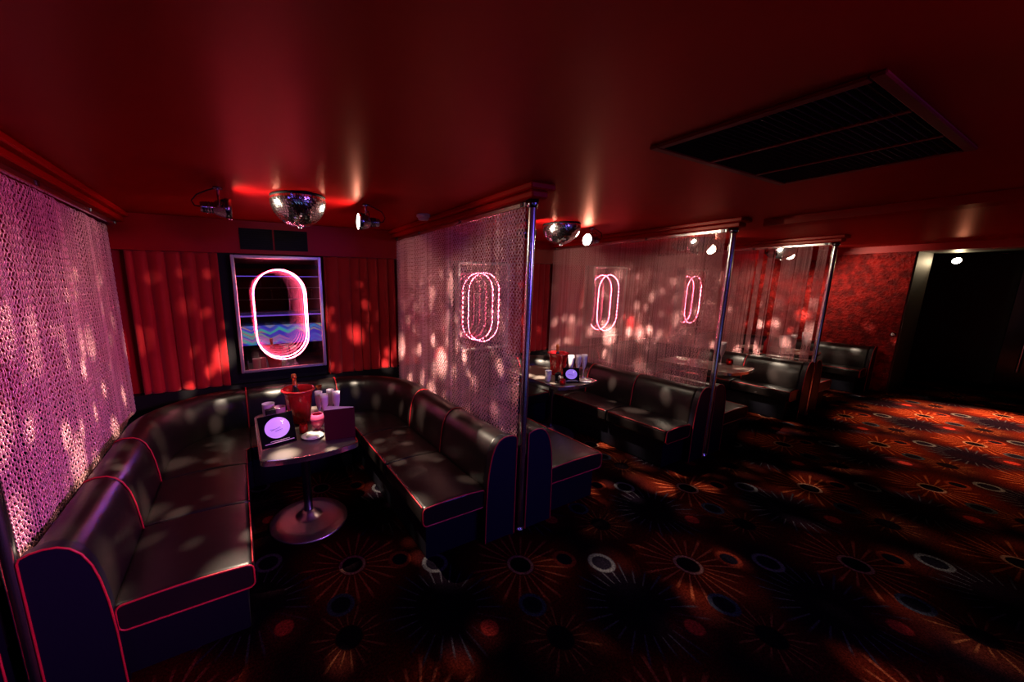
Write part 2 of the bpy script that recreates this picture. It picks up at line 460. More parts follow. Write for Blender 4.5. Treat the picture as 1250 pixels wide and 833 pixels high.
CM = chain_mesh('chain_curtain', 1.965, YB-.012, .64, 2.285)
CM2 = chain_mesh('chain_curtain_gappy', 1.965, YB-.012, .64, 2.285, gaps=((2.05,2.11), (2.42,2.50), (2.58,2.64), (2.70,2.73), (3.05,3.10), (3.4,3.43)))
chain_labels = ['silver chain curtain lit violet, hanging above the banquette on the far left',
                'dense pinkish chain curtain behind the seat with the burgundy menu in front',
                'chain curtain through which two small pink neon ovals show',
                'sparse chain curtain with dark gaps, last one before the red glitter wall']
pole_labels = ['chrome pole cut by the left edge of the photo',
               'tall chrome pole at the front end of the dense pinkish chain curtain',
               'chrome pole between the second and third seating booths',
               'chrome pole beside the red glitter wall']
rail_labels = ['thin rail over the violet-lit chain curtain', 'pale rail along the top of the dense pinkish chain curtain',
               'bright rail over the see-through chain curtain with two neon ovals', 'bright rail over the sparse gappy chain curtain']
for k, xp in enumerate(XP):
    o = bpy.data.objects.new('chain_curtain', CM2 if k == 3 else CM); COL.objects.link(o); o.location = (xp, 0, 0)
    if k == 0: o.location = (xp + 1.96*math.tan(.027), 0, 0); o.rotation_euler = (0, 0, .027)
    tag(o, chain_labels[k], 'chain curtain', 'chain curtains between the booths', 'stuff')
    r = thing('curtain_rail', rail_labels[k], 'rail', (xp, 1.95, 2.285), 0, 'rails of the chain curtains')
    MB().box(-.013, .013, 0, YB-1.95-.01, 0, .033, bev=.004).build('rail_track', M['rail'], r)
    for y in (.02, .8, 1.6, 2.2): MB().box(-.02, .02, y, y+.03, .005, .0335, bev=.003).build('clip', M['dark_chrome'], r)
    p = thing('chrome_pole', pole_labels[k], 'pole', (xp, YF, 0), 0, 'chrome poles at the booth fronts')
    MB().tube([(0,0,.012), (0,0,2.318)], .026, 20).build('shaft', M['chrome'], p)
    MB().lathe([(0,0), (.037,0), (.037,.010), (.030,.016), (.027,.03)], 24).build('base_flange', M['chrome'], p)
    for a in (.7, 2.2, 3.8, 5.4):
        MB().lathe([(.0045,0), (.0045,.006), (.003,.009), (0,.009)], 8, Matrix.Translation((.0325*math.cos(a), .0325*math.sin(a), .010))).build('bolt', M['chrome'], p)
    MB().lathe([(.027,2.27), (.036,2.285), (.04,2.317), (0,2.318)], 20).build('top_collar', M['dark_chrome'], p)

# ------------------------------------------------------------------ banquettes
def rrect(s0, s1, z0, z1, r, crown=0.0, n=4):
    pts = []
    for cx, cz, a0 in ((s1-r, z1-r, 0), (s0+r, z1-r, PI/2), (s0+r, z0+r, PI), (s1-r, z0+r, 1.5*PI)):
        for i in range(n+1):
            a = a0 + PI/2*i/n; pts.append((cx+r*math.cos(a), cz+r*math.sin(a)))
    if crown:                                   # lift the middle of the top
        out = []
        for i, p in enumerate(pts):
            out.append(p)
            if i == n:
                for t in (.2, .4, .6, .8):
                    s = (s1-r)*(1-t) + (s0+r)*t; out.append((s, z1 + crown*math.sin(PI*t)))
        pts = out
    return pts
BACK = [(0,.34), (0,.68), (.006,.725), (.025,.748), (.065,.758), (.11,.754), (.145,.735), (.174,.70), (.198,.64), (.214,.56), (.226,.46), (.232,.38), (.232,.34)]
PANEL = [(-.004,.0), (-.004,.735), (.004,.752), (.035,.764), (.075,.769), (.115,.764), (.15,.745), (.18,.71), (.205,.65), (.222,.57), (.235,.46), (.244,.30), (.248,0)]
def line(x0, y0, x1, y1, nx, ny, step=.03):
    L = math.hypot(x1-x0, y1-y0); n = max(2, int(L/step))
    ts = [i/n for i in range(n+1)]
    e = .02/L
    ts = sorted(set([0, e*.15, e*.5, e, 1-e, 1-e*.5, 1-e*.15, 1] + [t for t in ts if e < t < 1-e]))
    return [(x0+(x1-x0)*t, y0+(y1-y0)*t, nx, ny) for t in ts]
def arc(cx, cy, R, a0, a1, sx=1, n=20):
    out = []
    for i in range(n+1):
        a = a0 + (a1-a0)*i/n; out.append((cx+R*math.cos(a), cy+R*math.sin(a), -math.cos(a), -math.sin(a)))
    return out
def at_path(p, prof, off=0.0):
    x, y, nx, ny = p
    return [(x+nx*s, y+ny*s, z) for s, z in prof]
def bench(xr, d, depth, label, cuts, group):
    """arm of a U-shaped booth: xr = plan x of the rear, d = +1/-1 seat direction"""
    t = thing('banquette_bench', label, 'bench', (xr, YF, 0), 0, group)
    y1 = cuts[-1]
    MB().sweep(line(0, .05, 0, y1, d, 0), rrect(.02, depth-.045, .0, .262, .012)).build('plinth', M['plinth'], t)
    # end panel
    ep = MB().sweep([(0, -.02, d, 0), (0, -.014, d, 0), (0, .026, d, 0), (0, .03, d, 0)], PANEL).build('end_panel', M['panel_vinyl'], t)
    MB().tube([(d*s, -.021, z) for s, z in PANEL], 0.0045, 8).build('piping', M['piping'], ep)
    for a, b in zip(cuts, cuts[1:]):
        a2 = max(a, .032)
        bk = MB().sweep(line(0, a2+.003, 0, b-.003, d, 0), BACK, .016).build('backrest', M['vinyl'], t)
        pp = MB()
        for y in ((b,) if a == 0 else (b,)):
            pp.tube([(d*(s+(.004 if s > .1 else -.0)), y-.004, z+.002) for s, z in BACK[1:]], 0.0045, 8)
        pp.build('piping', M['piping'], bk)
        prof = rrect(.222, depth, .268, .405, .032, .012)
        st = MB().sweep(line(0, a+.004, 0, b-.004, d, 0), prof, .018).build('seat_cushion', M['vinyl'], t)
        pp = MB()
        out = rrect(.235+.006, depth-.004, .268+.004, .405-.003, .030, .010)
        if a == 0: pp.tube([(d*s, a+.004, z) for s, z in out], 0.0045, 8, closed=True)
        st2 = pp.build('piping', M['piping'], st) if a == 0 else None
        pp = MB()
        pp.tube([(d*(depth-.006), a+.02, .400), (d*(depth-.006), (a+b)/2, .402), (d*(depth-.006), b-.02, .400)], .0045, 6)
        pp.build('piping', M['piping'], st)
    return t
def corner(xr, d, depth, label, group, y0):
    """curved corner unit joining an arm to the run along the back wall"""
    t = thing('corner_banquette', label, 'bench', (xr, YB-.03, 0), 0, group)
    R = depth+.03; yr = 0.0                                     # rear line of the back run at local y = 0
    ys = y0-(YB-.03)
    cx = d*R; cy = -R
    path = []
    if ys < cy-.02: path += line(0, ys+.004, 0, cy-.005, d, 0)
    a0, a1 = (PI, PI/2) if d > 0 else (0, PI/2)
    path += arc(cx, cy, R, a0, a1)
    MB().sweep(path, rrect(.02, depth-.045, 0, .262, .012)).build('plinth', M['plinth'], t)
    bk = MB().sweep(path, BACK, .016).build('backrest', M['vinyl'], t)
    for q in (path[0], path[-1]): MB().tube(at_path(q, BACK[1:]), .0045, 8).build('piping', M['piping'], bk)
    st = MB().sweep(path, rrect(.222, depth, .268, .405, .03, .012), .016).build('seat_cushion', M['vinyl'], t)
    MB().tube([(p[0]+p[2]*(depth-.005), p[1]+p[3]*(depth-.005), .400) for p in path[::2]], .0045, 6).build('piping', M['piping'], st)
    return t
def middle(x0, x1, depth, label, group):
    t = thing('back_banquette', label, 'bench', (x0, YB-.03, 0), 0, group)
    pa = line(.004, 0, x1-x0-.004, 0, 0, -1)
    MB().sweep(pa, rrect(.02, depth-.045, 0, .262, .012)).build('plinth', M['plinth'], t)
    bk = MB().sweep(pa, BACK, .016).build('backrest', M['vinyl'], t)
    for q in (pa[0], pa[-1]): MB().tube(at_path(q, BACK[1:]), .0045, 8).build('piping', M['piping'], bk)
    st = MB().sweep(pa, rrect(.222, depth, .268, .405, .03, .012), .016).build('seat_cushion', M['vinyl'], t)
    MB().tube([(p[0], p[1]-(depth-.005), .400) for p in pa], .0045, 6).build('piping', M['piping'], st)
    return t
def booth(k, xl, xr, dl, dr, names, right=True):
    g = 'black banquettes around the booth tables'
    al = bench(xl, 1, dl, names[0], [0, .63, 1.22], g)
    ar = bench(xr, -1, dr, names[1], [0, .68, 1.32], g)
    dm = .78
    corner(xl, 1, dl, names[2], g, YF+1.22)
    corner(xr, -1, dr, names[3], g, YF+1.32)
    middle(xl+dl+.03, xr-dr-.03, dm, names[4], g)
booth(0, XP[0]+.030, XP[1]-.070, .79, .72,
      ['black banquette arm with red piping and magenta sheen below the violet-lit chain curtain',
       'black banquette arm under the dense pinkish chain curtain, facing the square menu table',
       'curved corner seat below the red curtain left of the large neon mirror',
       'curved corner seat between the large neon mirror and the dense chain curtain',
       'straight seat against the wall right below the large neon mirror'])
booth(1, XP[1]+.045, XP[2]-.06, .84, .65,
      ['black banquette arm just behind the tall chrome pole, its seat end sticking out',
       'black banquette arm under the see-through chain curtain with two neon ovals',
       'curved corner seat behind the dense chain curtain, partly hidden by the tall pole',
       'curved corner seat behind the small table with three flutes',
       'straight back seat behind the red bucket and three flutes'])
booth(2, XP[2]+.045, XP[3]-.045, .84, .52,
      ['black banquette arm behind the pole between second and third booths',
       'black banquette arm under the sparse gappy chain curtain',
       'curved corner seat seen through the see-through chain curtain, on its booth\'s near side',
       'curved corner seat in the third booth under the sparse chain curtain',
       'straight back seat in the third booth below its neon mirror'])
booth(3, XP[3]+.045, WALLX-.06, .78, .55,
      ['low banquette arm behind the pole beside the red glitter wall',
       'black banquette arm standing against the red glitter wall',
       'curved corner seat hidden behind the sparse chain curtain',
       'curved corner seat where the red glitter wall meets the back wall',
       'straight back seat in the booth next to the red glitter wall'])
bench(XP[0]-.080, -1, .745, 'banquette end with red piping cut off by the lower left photo edge', [0, .68, 1.32], 'black banquettes around the booth tables')

# ------------------------------------------------------------------ drapes
def drape(x0, x1, label, seed):
    r = random.Random(seed); n = int((x1-x0)/.012); zs = [.772, .80, 1.0, 1.3, 1.6, 1.9, 2.06, 2.088]
    nf = max(3, round((x1-x0)/.125)); ph = [r.uniform(-.35, .35) for _ in range(nf+2)]; am = [r.uniform(.6, 1.2) for _ in range(nf+2)]
    b = MB(); vs = []
    for z in zs:
        top = max(0, (z-1.7)/.38)
        for i in range(n+1):
            t = i/n*nf; k = int(t); f = t-k
            w = 2*PI*(t + (ph[k]*(1-f)+ph[k+1]*f)*.5)
            amp = (am[k]*(1-f)+am[k+1]*f)*(.038-.016*top)
            fold = (abs(math.cos(w/2))**.6)*2-1                 # sharp valleys, round ridges
            vs.append((x0+(x1-x0)*i/n + .008*math.sin(w+1), YB+.035 - amp*fold, z + (.006*math.sin(w*.5+seed) if z < .79 else 0)))
    m = n+1; fs = [(j*m+i, j*m+i+1, (j+1)*m+i+1, (j+1)*m+i) for j in range(len(zs)-1) for i in range(n)]
    o = b.add(vs, fs, True).build('drape', M['drape'])
    md = o.modifiers.new('thickness', 'SOLIDIFY'); md.thickness = .004
    tag(o, label, 'curtain', 'red drapes on the back wall')
DN = [('red pleated drape between the violet-lit chain curtain and the large neon mirror', 'red pleated drape between the large neon mirror and the dense chain curtain'),
      ('red drape showing between the tall chrome pole and the see-through chain curtain', 'red drape behind the three-flute table, seen through the two-oval chain curtain'),
      ('red drape seen through chain beside the first small neon oval', 'red drape seen through chain just before the second small neon oval'),
      ('red drape in the last booth, before its neon mirror', 'red drape in the last booth, between neon mirror and glitter wall')]
edges = [XP[0]]+XP[1:]+[WALLX]
for k in range(4):
    drape(edges[k]+.02, BC[k]-.535, DN[k][0], k*2+1)
    drape(BC[k]+.455, edges[k+1]-.03, DN[k][1], k*2+2)

# ------------------------------------------------------------------ neon infinity mirrors
def stadium(w, h, n=16):
    r = w/2; pts = []
    for i in range(n+1):
        a = PI*i/n; pts.append((r*math.cos(a), h/2-r+r*math.sin(a)))
    for i in range(n+1):
        a = PI+PI*i/n; pts.append((r*math.cos(a), -h/2+r+r*math.sin(a)))
    return pts
def neon(k):
    lab = ['large mirror with a bright pink neon oval in a steel frame', 'neon oval mirror seen through the dense pinkish chain curtain',
           'small neon oval mirror, first of two seen through the see-through chain curtain', 'small neon oval mirror, second and brighter of two seen through the see-through chain curtain'][k]
    t = thing('neon_mirror', lab, 'neon mirror', (BC[k], YB+.10, .775), 0, 'neon mirrors on the back wall')
    cz = 1.486-.775; W, H = .845, 1.178
    MB().box(-.53, .45, -.075, 0, 0, 1.315, bev=.004).build('backing_board', M['black'], t)
    x0, x1, z0, z1 = -W/2, W/2, cz-H/2, cz+H/2; f = .034
    b = MB()
    b.box(x0, x0+f, -.165, -.072, z0, z1, bev=.006); b.box(x1-f, x1, -.165, -.072, z0, z1, bev=.006)
    b.box(x0+f, x1-f, -.165, -.072, z0, z0+f, bev=.006); b.box(x0+f, x1-f, -.165, -.072, z1-f, z1, bev=.006)
    b.build('frame', M['steel'], t)
    q = .006; b = MB()
    b.box(x0+f, x0+f+q, -.156, -.079, z0+f, z1-f); b.box(x1-f-q, x1-f, -.156, -.079, z0+f, z1-f); b.box(x0+f+q, x1-f-q, -.156, -.079, z0+f, z0+f+q); b.box(x0+f+q, x1-f-q, -.156, -.079, z1-f-q, z1-f)
    b.build('inner_lining', M['black'], t)
    MB().add([(x0+f,-.078,z0+f), (x1-f,-.078,z0+f), (x1-f,-.078,z1-f), (x0+f,-.078,z1-f)], [(0,1,2,3)], False).build('back_mirror', M['mirror'], t)
    MB().add([(x0+f,-.158,z0+f), (x1-f,-.158,z0+f), (x1-f,-.158,z1-f), (x0+f,-.158,z1-f)], [(0,1,2,3)], False).build('front_glass', M['half_mirror'], t)
    pts = [(x, -.149, cz-.012+z) for x, z in stadium(.50, .93)]
    nt = MB().tube(pts, .0055, 10, closed=True).build('neon_tube', M['neon_core'], t)
    MB().tube(pts, .0082, 12, closed=True).build('tube_glow', M['halo'], nt)  # glow around the neon, built as an emitting shell
    return t
for k in range(4): neon(k)

# ------------------------------------------------------------------ pelmet vents
for k in range(1):
    for j, (x0, x1) in enumerate(((.06, .355), (.372, .69))):
        t = thing('air_vent', ['black wall vent over the large neon mirror, the one under the mirror ball', 'black wall vent over the large neon mirror, next to the lit pinspot'][1 if j else 0], 'vent', (x0, YB-.005, 2.13), 0, 'black vents above the neon mirror')
        w = x1-x0
        b = MB(); b.box(0, w, -.012, 0, 0, .02); b.box(0, w, -.012, 0, .18, .2); b.box(0, .02, -.012, 0, .02, .18); b.box(w-.02, w, -.012, 0, .02, .18)
        b.build('vent_frame', M['black'], t)
        b = MB().box(.02, w-.02, -.003, 0, .02, .18)
        for i in range(7): b.box(.02, w-.02, -.010, -.004, .028+i*.022, .036+i*.022)
        b.build('louvres', M['black'], t)

# ------------------------------------------------------------------ ceiling cassette
t = thing('ceiling_air_vent', 'large red-framed rectangular air vent in the ceiling', 'vent', (1.67, .43, ZC))
b = MB(); w, h = 1.29, .70
b.box(0, w, 0, .035, -.014, 0, bev=.004); b.box(0, w, h-.035, h, -.014, 0, bev=.004); b.box(0, .045, .035, h-.035, -.014, 0, bev=.004); b.box(w-.045, w, .035, h-.035, -.014, 0, bev=.004)
b.build('vent_frame', M['dark_red'], t)
for x in (.44, .90): MB().box(x-.014, x+.014, .035, h-.035, -.014, 0, bev=.003).build('crossbar', M['dark_red'], t)
b = MB().box(.045, w-.045, .035, h-.035, -.002, 0)
n = 26
for i in range(n):
    y = .045 + (h-.09)*i/(n-1); b.add([(.045,y-.008,-.004), (w-.045,y-.008,-.004), (w-.045,y+.004,-.012), (.045,y+.004,-.012), (.045,y-.006,-.003), (w-.045,y-.006,-.003), (w-.045,y+.006,-.011), (.045,y+.006,-.011)],
          [(0,1,2,3), (4,5,6,7), (3,2,6,7), (0,1,5,4)], False)
b.build('slats', mat('dark_slat', (.006,.001,.001), .7, spec=.1, bump=(40,.05,2)), t)

# ------------------------------------------------------------------ smoke detector, wall button
t = thing('smoke_detector', 'round white smoke detector on the ceiling beside the dense chain curtain', 'smoke detector', (1.505, 3.10, ZC))
MB().lathe([(.062,0), (.064,-.018), (.056,-.024), (0,-.024)], 28).build('base', M['plastic'], t)
MB().lathe([(.050,-.024), (.047,-.042), (.038,-.050), (0,-.052)], 28).build('sensor_head', M['plastic'], t)
t = thing('wall_button', 'small pale round button on the red glitter wall', 'button', (WALLX, 1.76, .973))
Mx = Matrix.Rotation(-PI/2, 4, 'Y')
MB().lathe([(0,0), (.035,0), (.035,.012), (.03,.016), (0,.016)], 20, Mx).build('plate', M['dark_chrome'], t)
MB().lathe([(.02,.016), (.02,.026), (.015,.03), (0,.031)], 16, Mx).build('push_button', M['plastic'], t)

# ------------------------------------------------------------------ mirror balls and pinspots
def ball(k, label):
    t = thing('mirror_ball', label, 'mirror ball', (BC[k]+.045, 2.90, ZC), 0, 'half mirror balls on the ceiling')
    R = .188; cz = -.018
    MB().lathe([(0,0), (R*.98,0), (R*.98,-.018), (0,-.018)], 40).build('ceiling_plate', M['black'], t)
    core = [(R*.985*math.cos(a), cz-R*.985*math.sin(a)) for a in [PI/2*i/12 for i in range(13)]]
    core[-1] = (0, cz-R*.985)
    MB().lathe(core, 48).build('core', M['black'], t)
    b = MB(); rows = 17; r = random.Random(k)
    for i in range(rows):
        a0, a1 = PI/2*i/rows, PI/2*(i+1)/rows
        n = max(6, int(2*PI*R*math.cos((a0+a1)/2)/(R*PI/2/rows)))
        for j in range(n):
            u0, u1 = 2*PI*(j+.06)/n, 2*PI*(j+.94)/n; e = .06*(a1-a0)
            q = []
            for u, a in ((u0,a0+e), (u1,a0+e), (u1,a1-e), (u0,a1-e)):
                rr = R*(1+r.uniform(-.006,.006)); q.append((rr*math.cos(a)*math.cos(u), rr*math.cos(a)*math.sin(u), cz-rr*math.sin(a)))
            b.add(q, [(0,1,2,3)], False)
    b.build('mirror_tiles', M['tile'], t)
    MB().lathe([(0,cz-R-.014), (.012,cz-R-.012), (.016,cz-R), (0,cz-R)][::1], 14).build('axle_cap', M['chrome'], t)
    return t
BL = ['half mirror ball on the ceiling above the menu table', 'half mirror ball on the ceiling just right of the tall chrome pole',
      'half mirror ball seen through the see-through chain curtain', 'half mirror ball seen through the sparse gappy chain curtain']
def pinspot(x, y, d, label, gain=1.0):
    """d: +1 shines towards +x, -1 towards -x; local origin on the ceiling"""
    t = thing('pinspot', label, 'spotlight', (x, y, ZC), 0 if d > 0 else PI, 'pinspots lighting the mirror balls')
    b = MB(); b.lathe([(0,0), (.028,0), (.028,-.012), (0,-.012)], 16)
    b.tube([(0,0,-.01), (0,0,-.062)], .009, 10); b.build('stem', M['dark_chrome'], t)
    b = MB(); b.tube([(0,-.07,-.128), (0,-.072,-.08), (0,-.06,-.062), (0,.06,-.062), (0,.072,-.08), (0,.07,-.128)], .006, 8); b.build('yoke', M['dark_chrome'], t)
    tilt = Matrix.Translation((0,0,-.128)) @ Matrix.Rotation(PI/2, 4, 'Y')
    b = MB(); b.lathe([(0,-.105), (.030,-.105), (.034,-.09), (.034,-.03), (.046,-.02), (.063,.03), (.066,.035), (.066,.068), (.060,.068), (.060,.055)], 28, tilt)
    for z in (-.075,-.06,-.045): b.lathe([(.036,z), (.038,z+.004), (.036,z+.008)], 24, tilt)
    b.build('housing', M['dark_chrome'], t)
    MB().lathe([(0,.064), (.03,.062), (.060,.056)], 28, tilt).build('lens', M['lens'], t)
    b = MB(); b.tube([(-.10,0,-.125), (-.135,.01,-.12), (-.15,.02,-.09), (-.12,.03,-.05), (-.06,.02,-.02), (-.02,.01,-.008)], .004, 6); b.build('power_cable', M['black'], t)
    li = bpy.data.lights.new('pinspot_beam', 'SPOT'); li.energy = PIN*gain; li.color = (1,.84,.62); li.spot_size = math.radians(84); li.spot_blend = .8; li.shadow_soft_size = .05
    lo = bpy.data.objects.new('pinspot_beam', li); COL.objects.link(lo); lo.parent = t
    lo.location = (.075, 0, -.128); lo.rotation_euler = (0, -PI/2+.03, 0)
    return t
PIN = 20.0
PL = [('unlit-looking dark pinspot with looped cable, beside the mirror ball above the menu table', 'bright white pinspot between the mirror ball and the smoke detector'),
      ('dark pinspot peeking out behind the tall chrome pole', 'bright round pinspot next to the mirror ball right of the tall pole'),
      ('pinspot behind the see-through chain curtain, on the near side of its mirror ball', 'bright pinspot shining through the top of the see-through chain curtain'),
      ('pinspot behind the sparse chain curtain, aimed at the glitter wall', 'bright pinspot shining through the top of the sparse chain curtain')]
GSIGN = -1.0
def gobo(loc, energy, scale, seed):
    """light thrown back by the ball's facets: a spray of soft warm patches"""
    li = bpy.data.lights.new('sparkle_gobo_lamp', 'SPOT'); li.energy = energy; li.color = (1,.80,.60)
    li.spot_size = math.radians(172); li.spot_blend = .25; li.shadow_soft_size = .012; li.use_nodes = True
    t = li.node_tree; N = NT(t); em = t.nodes['Emission']
    nv = N.n('ShaderNodeTexCoord').outputs['Normal']
    sep = N.n('ShaderNodeSeparateXYZ'); N.link(nv, sep.inputs[0])
    tot = None
    for sc, sd, amp, lo in ((scale*.8, seed, 1.0, .34), (scale*1.5, seed+5, .9, .45)):
        q = N.vmath('ADD', N.vmath('MULTIPLY', nv, (sc, sc, sc*.8)), (sd, sd*.7, sd*1.3))
        vo = N.n('ShaderNodeTexVoronoi'); N.link(q, vo.inputs['Vector']); vo.inputs['Scale'].default_value = 1.0; vo.inputs['Randomness'].default_value = .9
        sp = N.smooth(vo.outputs['Distance'], .12, .42, 1.0, 0.0)
        s = N.n('ShaderNodeSeparateColor'); N.link(vo.outputs['Color'], s.inputs[0])
        v = N.math('MULTIPLY', N.math('MULTIPLY', sp, N.smooth(s.outputs[0], lo, lo+.2)), amp)
        tot = v if tot is None else N.math('ADD', tot, v)
    low = N.smooth(N.math('MULTIPLY', sep.outputs[2], GSIGN), .44, .64, .12, 1.0)
    N.link(N.math('MULTIPLY', N.math('ADD', tot, .02), low), em.inputs['Strength'])
    o = bpy.data.objects.new('sparkle_gobo_lamp', li); COL.objects.link(o); o.location = loc  # unseen lamp added just below the ball, stands in for facet reflections
    return o
for k in range(4):
    ball(k, BL[k])
    cx = BC[k]+.045
    pinspot(cx-.485, 2.87, 1, PL[k][0], 8.0 if k == 3 else 1.0); pinspot(cx+.50, 2.94, -1, PL[k][1])
    gobo((cx, 2.90, ZC-.235), [760, 1000, 900, 520][k], 7.0, [4.4, 5.4, 7.7, 10.0][k])

# ------------------------------------------------------------------ passage spotlight
t = thing('ceiling_spotlight', 'bright warm spotlight under the dark passage ceiling', 'spotlight', (10.7, 1.50, 2.30))
dirv = Vector((8.3-10.7, .75-1.50, 0-2.19)).normalized()
Mx = Matrix.Translation((0,0,-.11)) @ Vector((-.9,-.35,-.35)).normalized().to_track_quat('Z', 'Y').to_matrix().to_4x4()
MB().tube([(0,0,0), (0,0,-.06)], .012, 10).build('stem', M['dark_chrome'], t)
MB().lathe([(0,-.09), (.035,-.09), (.042,-.06), (.056,.03), (.056,.05), (.050,.05), (.050,.04)], 24, Mx).build('housing', M['black'], t)
MB().lathe([(0,.046), (.050,.04)], 24, Mx).build('lens', M['far_lens'], t)
MB().tube([(-.0,.02,-.005), (.25,-.35,-.005), (.28,-.45,-.02)], .012, 8).build('track_arm', M['dark_chrome'], t)
def spot(name, loc, target, energy, col, size, blend, soft=.05):
    li = bpy.data.lights.new(name, 'SPOT'); li.energy = energy; li.color = col; li.spot_size = math.radians(size); li.spot_blend = blend; li.shadow_soft_size = soft
    o = bpy.data.objects.new(name, li); COL.objects.link(o); o.location = loc
    o.rotation_euler = (Vector(target)-Vector(loc)).to_track_quat('-Z', 'Y').to_euler()
    return o
spot('passage_spot_beam', (10.56, 1.44, 2.10), (8.1, .50, 0), 10500, (1,.55,.27), 46, 1.0)
spot('passage_spot_beam', (10.62, 1.47, 2.17), (9.9, 1.72, 2.12), 8, (1,.75,.45), 60, 1.0, .02)  # extra spot added for the lamp's spill on the pier face

# ------------------------------------------------------------------ tables
def table(cx, cy, label, bx, by, top_mat=None):
    t = thing('booth_table', label, 'table', (bx, by, 0), 0, 'pedestal tables in the booths')
    dx, dy = cx-bx, cy-by
    hw, y0, y1 = .315, -.50, .52; r = .10
    pl = []
    for px, py, a0 in ((hw-r, y1-r, 0), (-hw+r, y1-r, PI/2)):
        for i in range(7): a = a0+PI/2*i/6; pl.append((px+r*math.cos(a), py+r*math.sin(a)))
    r2 = .05
    for i in range(7): a = PI+PI/2*i/6*.85; pl.append((-hw+r2+r2*math.cos(a), y0+.045+r2+r2*math.sin(a)))
    for i in range(1, 12): u = -1+2*i/12; pl.append((u*(hw-r2*.8), y0+.045*u*u))
    for i in range(7): a = 1.5*PI+PI/2*.15+PI/2*i/6*.85; pl.append((hw-r2+r2*math.cos(a), y0+.045+r2+r2*math.sin(a)))
    pl = [(x+dx, y+dy) for x, y in pl]
    MB().prism(pl, .667, .6985).build('tabletop', M['tabletop'], t)
    c = (dx, dy); ins = [((x-c[0])*.975+c[0], (y-c[1])*.985+c[1]) for x, y in pl]
    b = MB(); n = len(pl)
    vs = [(x,y,.664) for x, y in pl]+[(x,y,.700) for x, y in pl]+[(x,y,.7005) for x, y in ins]+[(x,y,.664) for x, y in ins]
    out = [((x-c[0])*1.008+c[0], (y-c[1])*1.006+c[1]) for x, y in pl]
    for i in range(n): vs[i] = (out[i][0], out[i][1], .664); vs[n+i] = (out[i][0], out[i][1], .6995)
    fs = []
    for A, B in ((0,1), (1,2), (3,0)):
        for i in range(n): j = (i+1) % n; fs.append((A*n+i, A*n+j, B*n+j, B*n+i))
    b.add(vs, fs, False).build('edge_band', M['chrome'], t)
    MB().tube([(0,0,.05), (0,0,.66)], .032, 20).build('column', M['dark_chrome'], t)
    MB().box(-.16, .16, -.16, .16, .650, .664, bev=.004).build('mounting_plate', M['black'], t)
    b = MB(); b.lathe([(0,0), (.285,0), (.287,.006), (.280,.014), (.2,.026), (.11,.040), (.085,.046), (.078,.058), (.062,.064), (.056,.078), (.046,.083), (.034,.092)], 56)
    b.build('base', M['steel'], t)
    return t
table(.345, 2.875, 'pedestal table with chrome edge carrying the burgundy menu and red bucket', .335, 2.755)
table(3.25, 3.22, 'pedestal table carrying three tall flutes and a small red bucket', 3.20, 3.12)
table(5.60, 2.66, 'pedestal table with one flute and a red candle, beyond the second pole', 5.58, 2.66)
table(7.95, 2.70, 'pedestal table with white flutes behind the sparse chain curtain', 7.93, 2.70)
ZT = .7008

# ------------------------------------------------------------------ table-top items
def display(x, y, rz, label, s=1.0, tilt=-.30):
    t = thing('table_sign', label, 'sign', (x, y, ZT), rz, 'black table signs with a lit oval')
    R = Matrix.Translation((0,0,.004)) @ Matrix.Rotation(tilt, 4, 'X')
    w, h = .115*s, .215*s
    MB().box(-w, w, -.006, .008, 0, h, R, bev=.003).build('frame', M['black_satin'], t)
    pts = [(.083*s*math.cos(2*PI*i/40), .071*s*math.sin(2*PI*i/40)+.122*s) for i in range(40)]
    Q = R @ Matrix.Rotation(PI/2, 4, 'X')
    ov = MB().prism(pts, .0062, .0080, Q).build('lit_oval', M['screen'], t)
    ov['label'] = 'glowing lilac oval'
    b = MB()
    for a, c in (((-.045,.108), (.02,.124)), ((-.02,.100), (.03,.108)), ((-.05,.118), (-.02,.114))):
        b.tube([(a[0]*s, a[1]*s, .0088), (c[0]*s, c[1]*s, .0088)], .0016*s, 5, M=Q)
    b.build('writing_line', M['screen_line'], ov)
    b = MB()
    for a, c in (((.028,.165), (.036,.152)), ((.045,.166), (.036,.152)), ((.036,.152), (.036,.138))):
        b.tube([(a[0]*s, a[1]*s, .0088), (c[0]*s, c[1]*s, .0088)], .0022*s, 5, M=Q)
    b.build('white_mark', M['screen_mark'], ov)
    b = MB()
    b.box(-.095*s, .098*s, -.0075, -.006, .022*s, .027*s, R); b.box(-.06*s, .07*s, -.0075, -.006, .034*s, .037*s, R)
    b.build('caption_strip', M['plastic'], t)
    MB().add([(-.03,.025,0), (.03,.025,0), (.03,.062*s,.16*s), (-.03,.062*s,.16*s), (-.03,.12*s,0.0), (.03,.12*s,0.0)], [(0,1,2,3), (3,2,5,4), (0,3,4), (1,5,2), (0,4,5,1)], False).build('stand', M['black'], t)
    return t
sg = display(.165, 2.625, math.radians(13), 'black sign with glowing lilac oval on the menu table, front left')
display(3.20, 2.83, math.radians(-28), 'small black sign with glowing round disc beside the three flutes', .78)

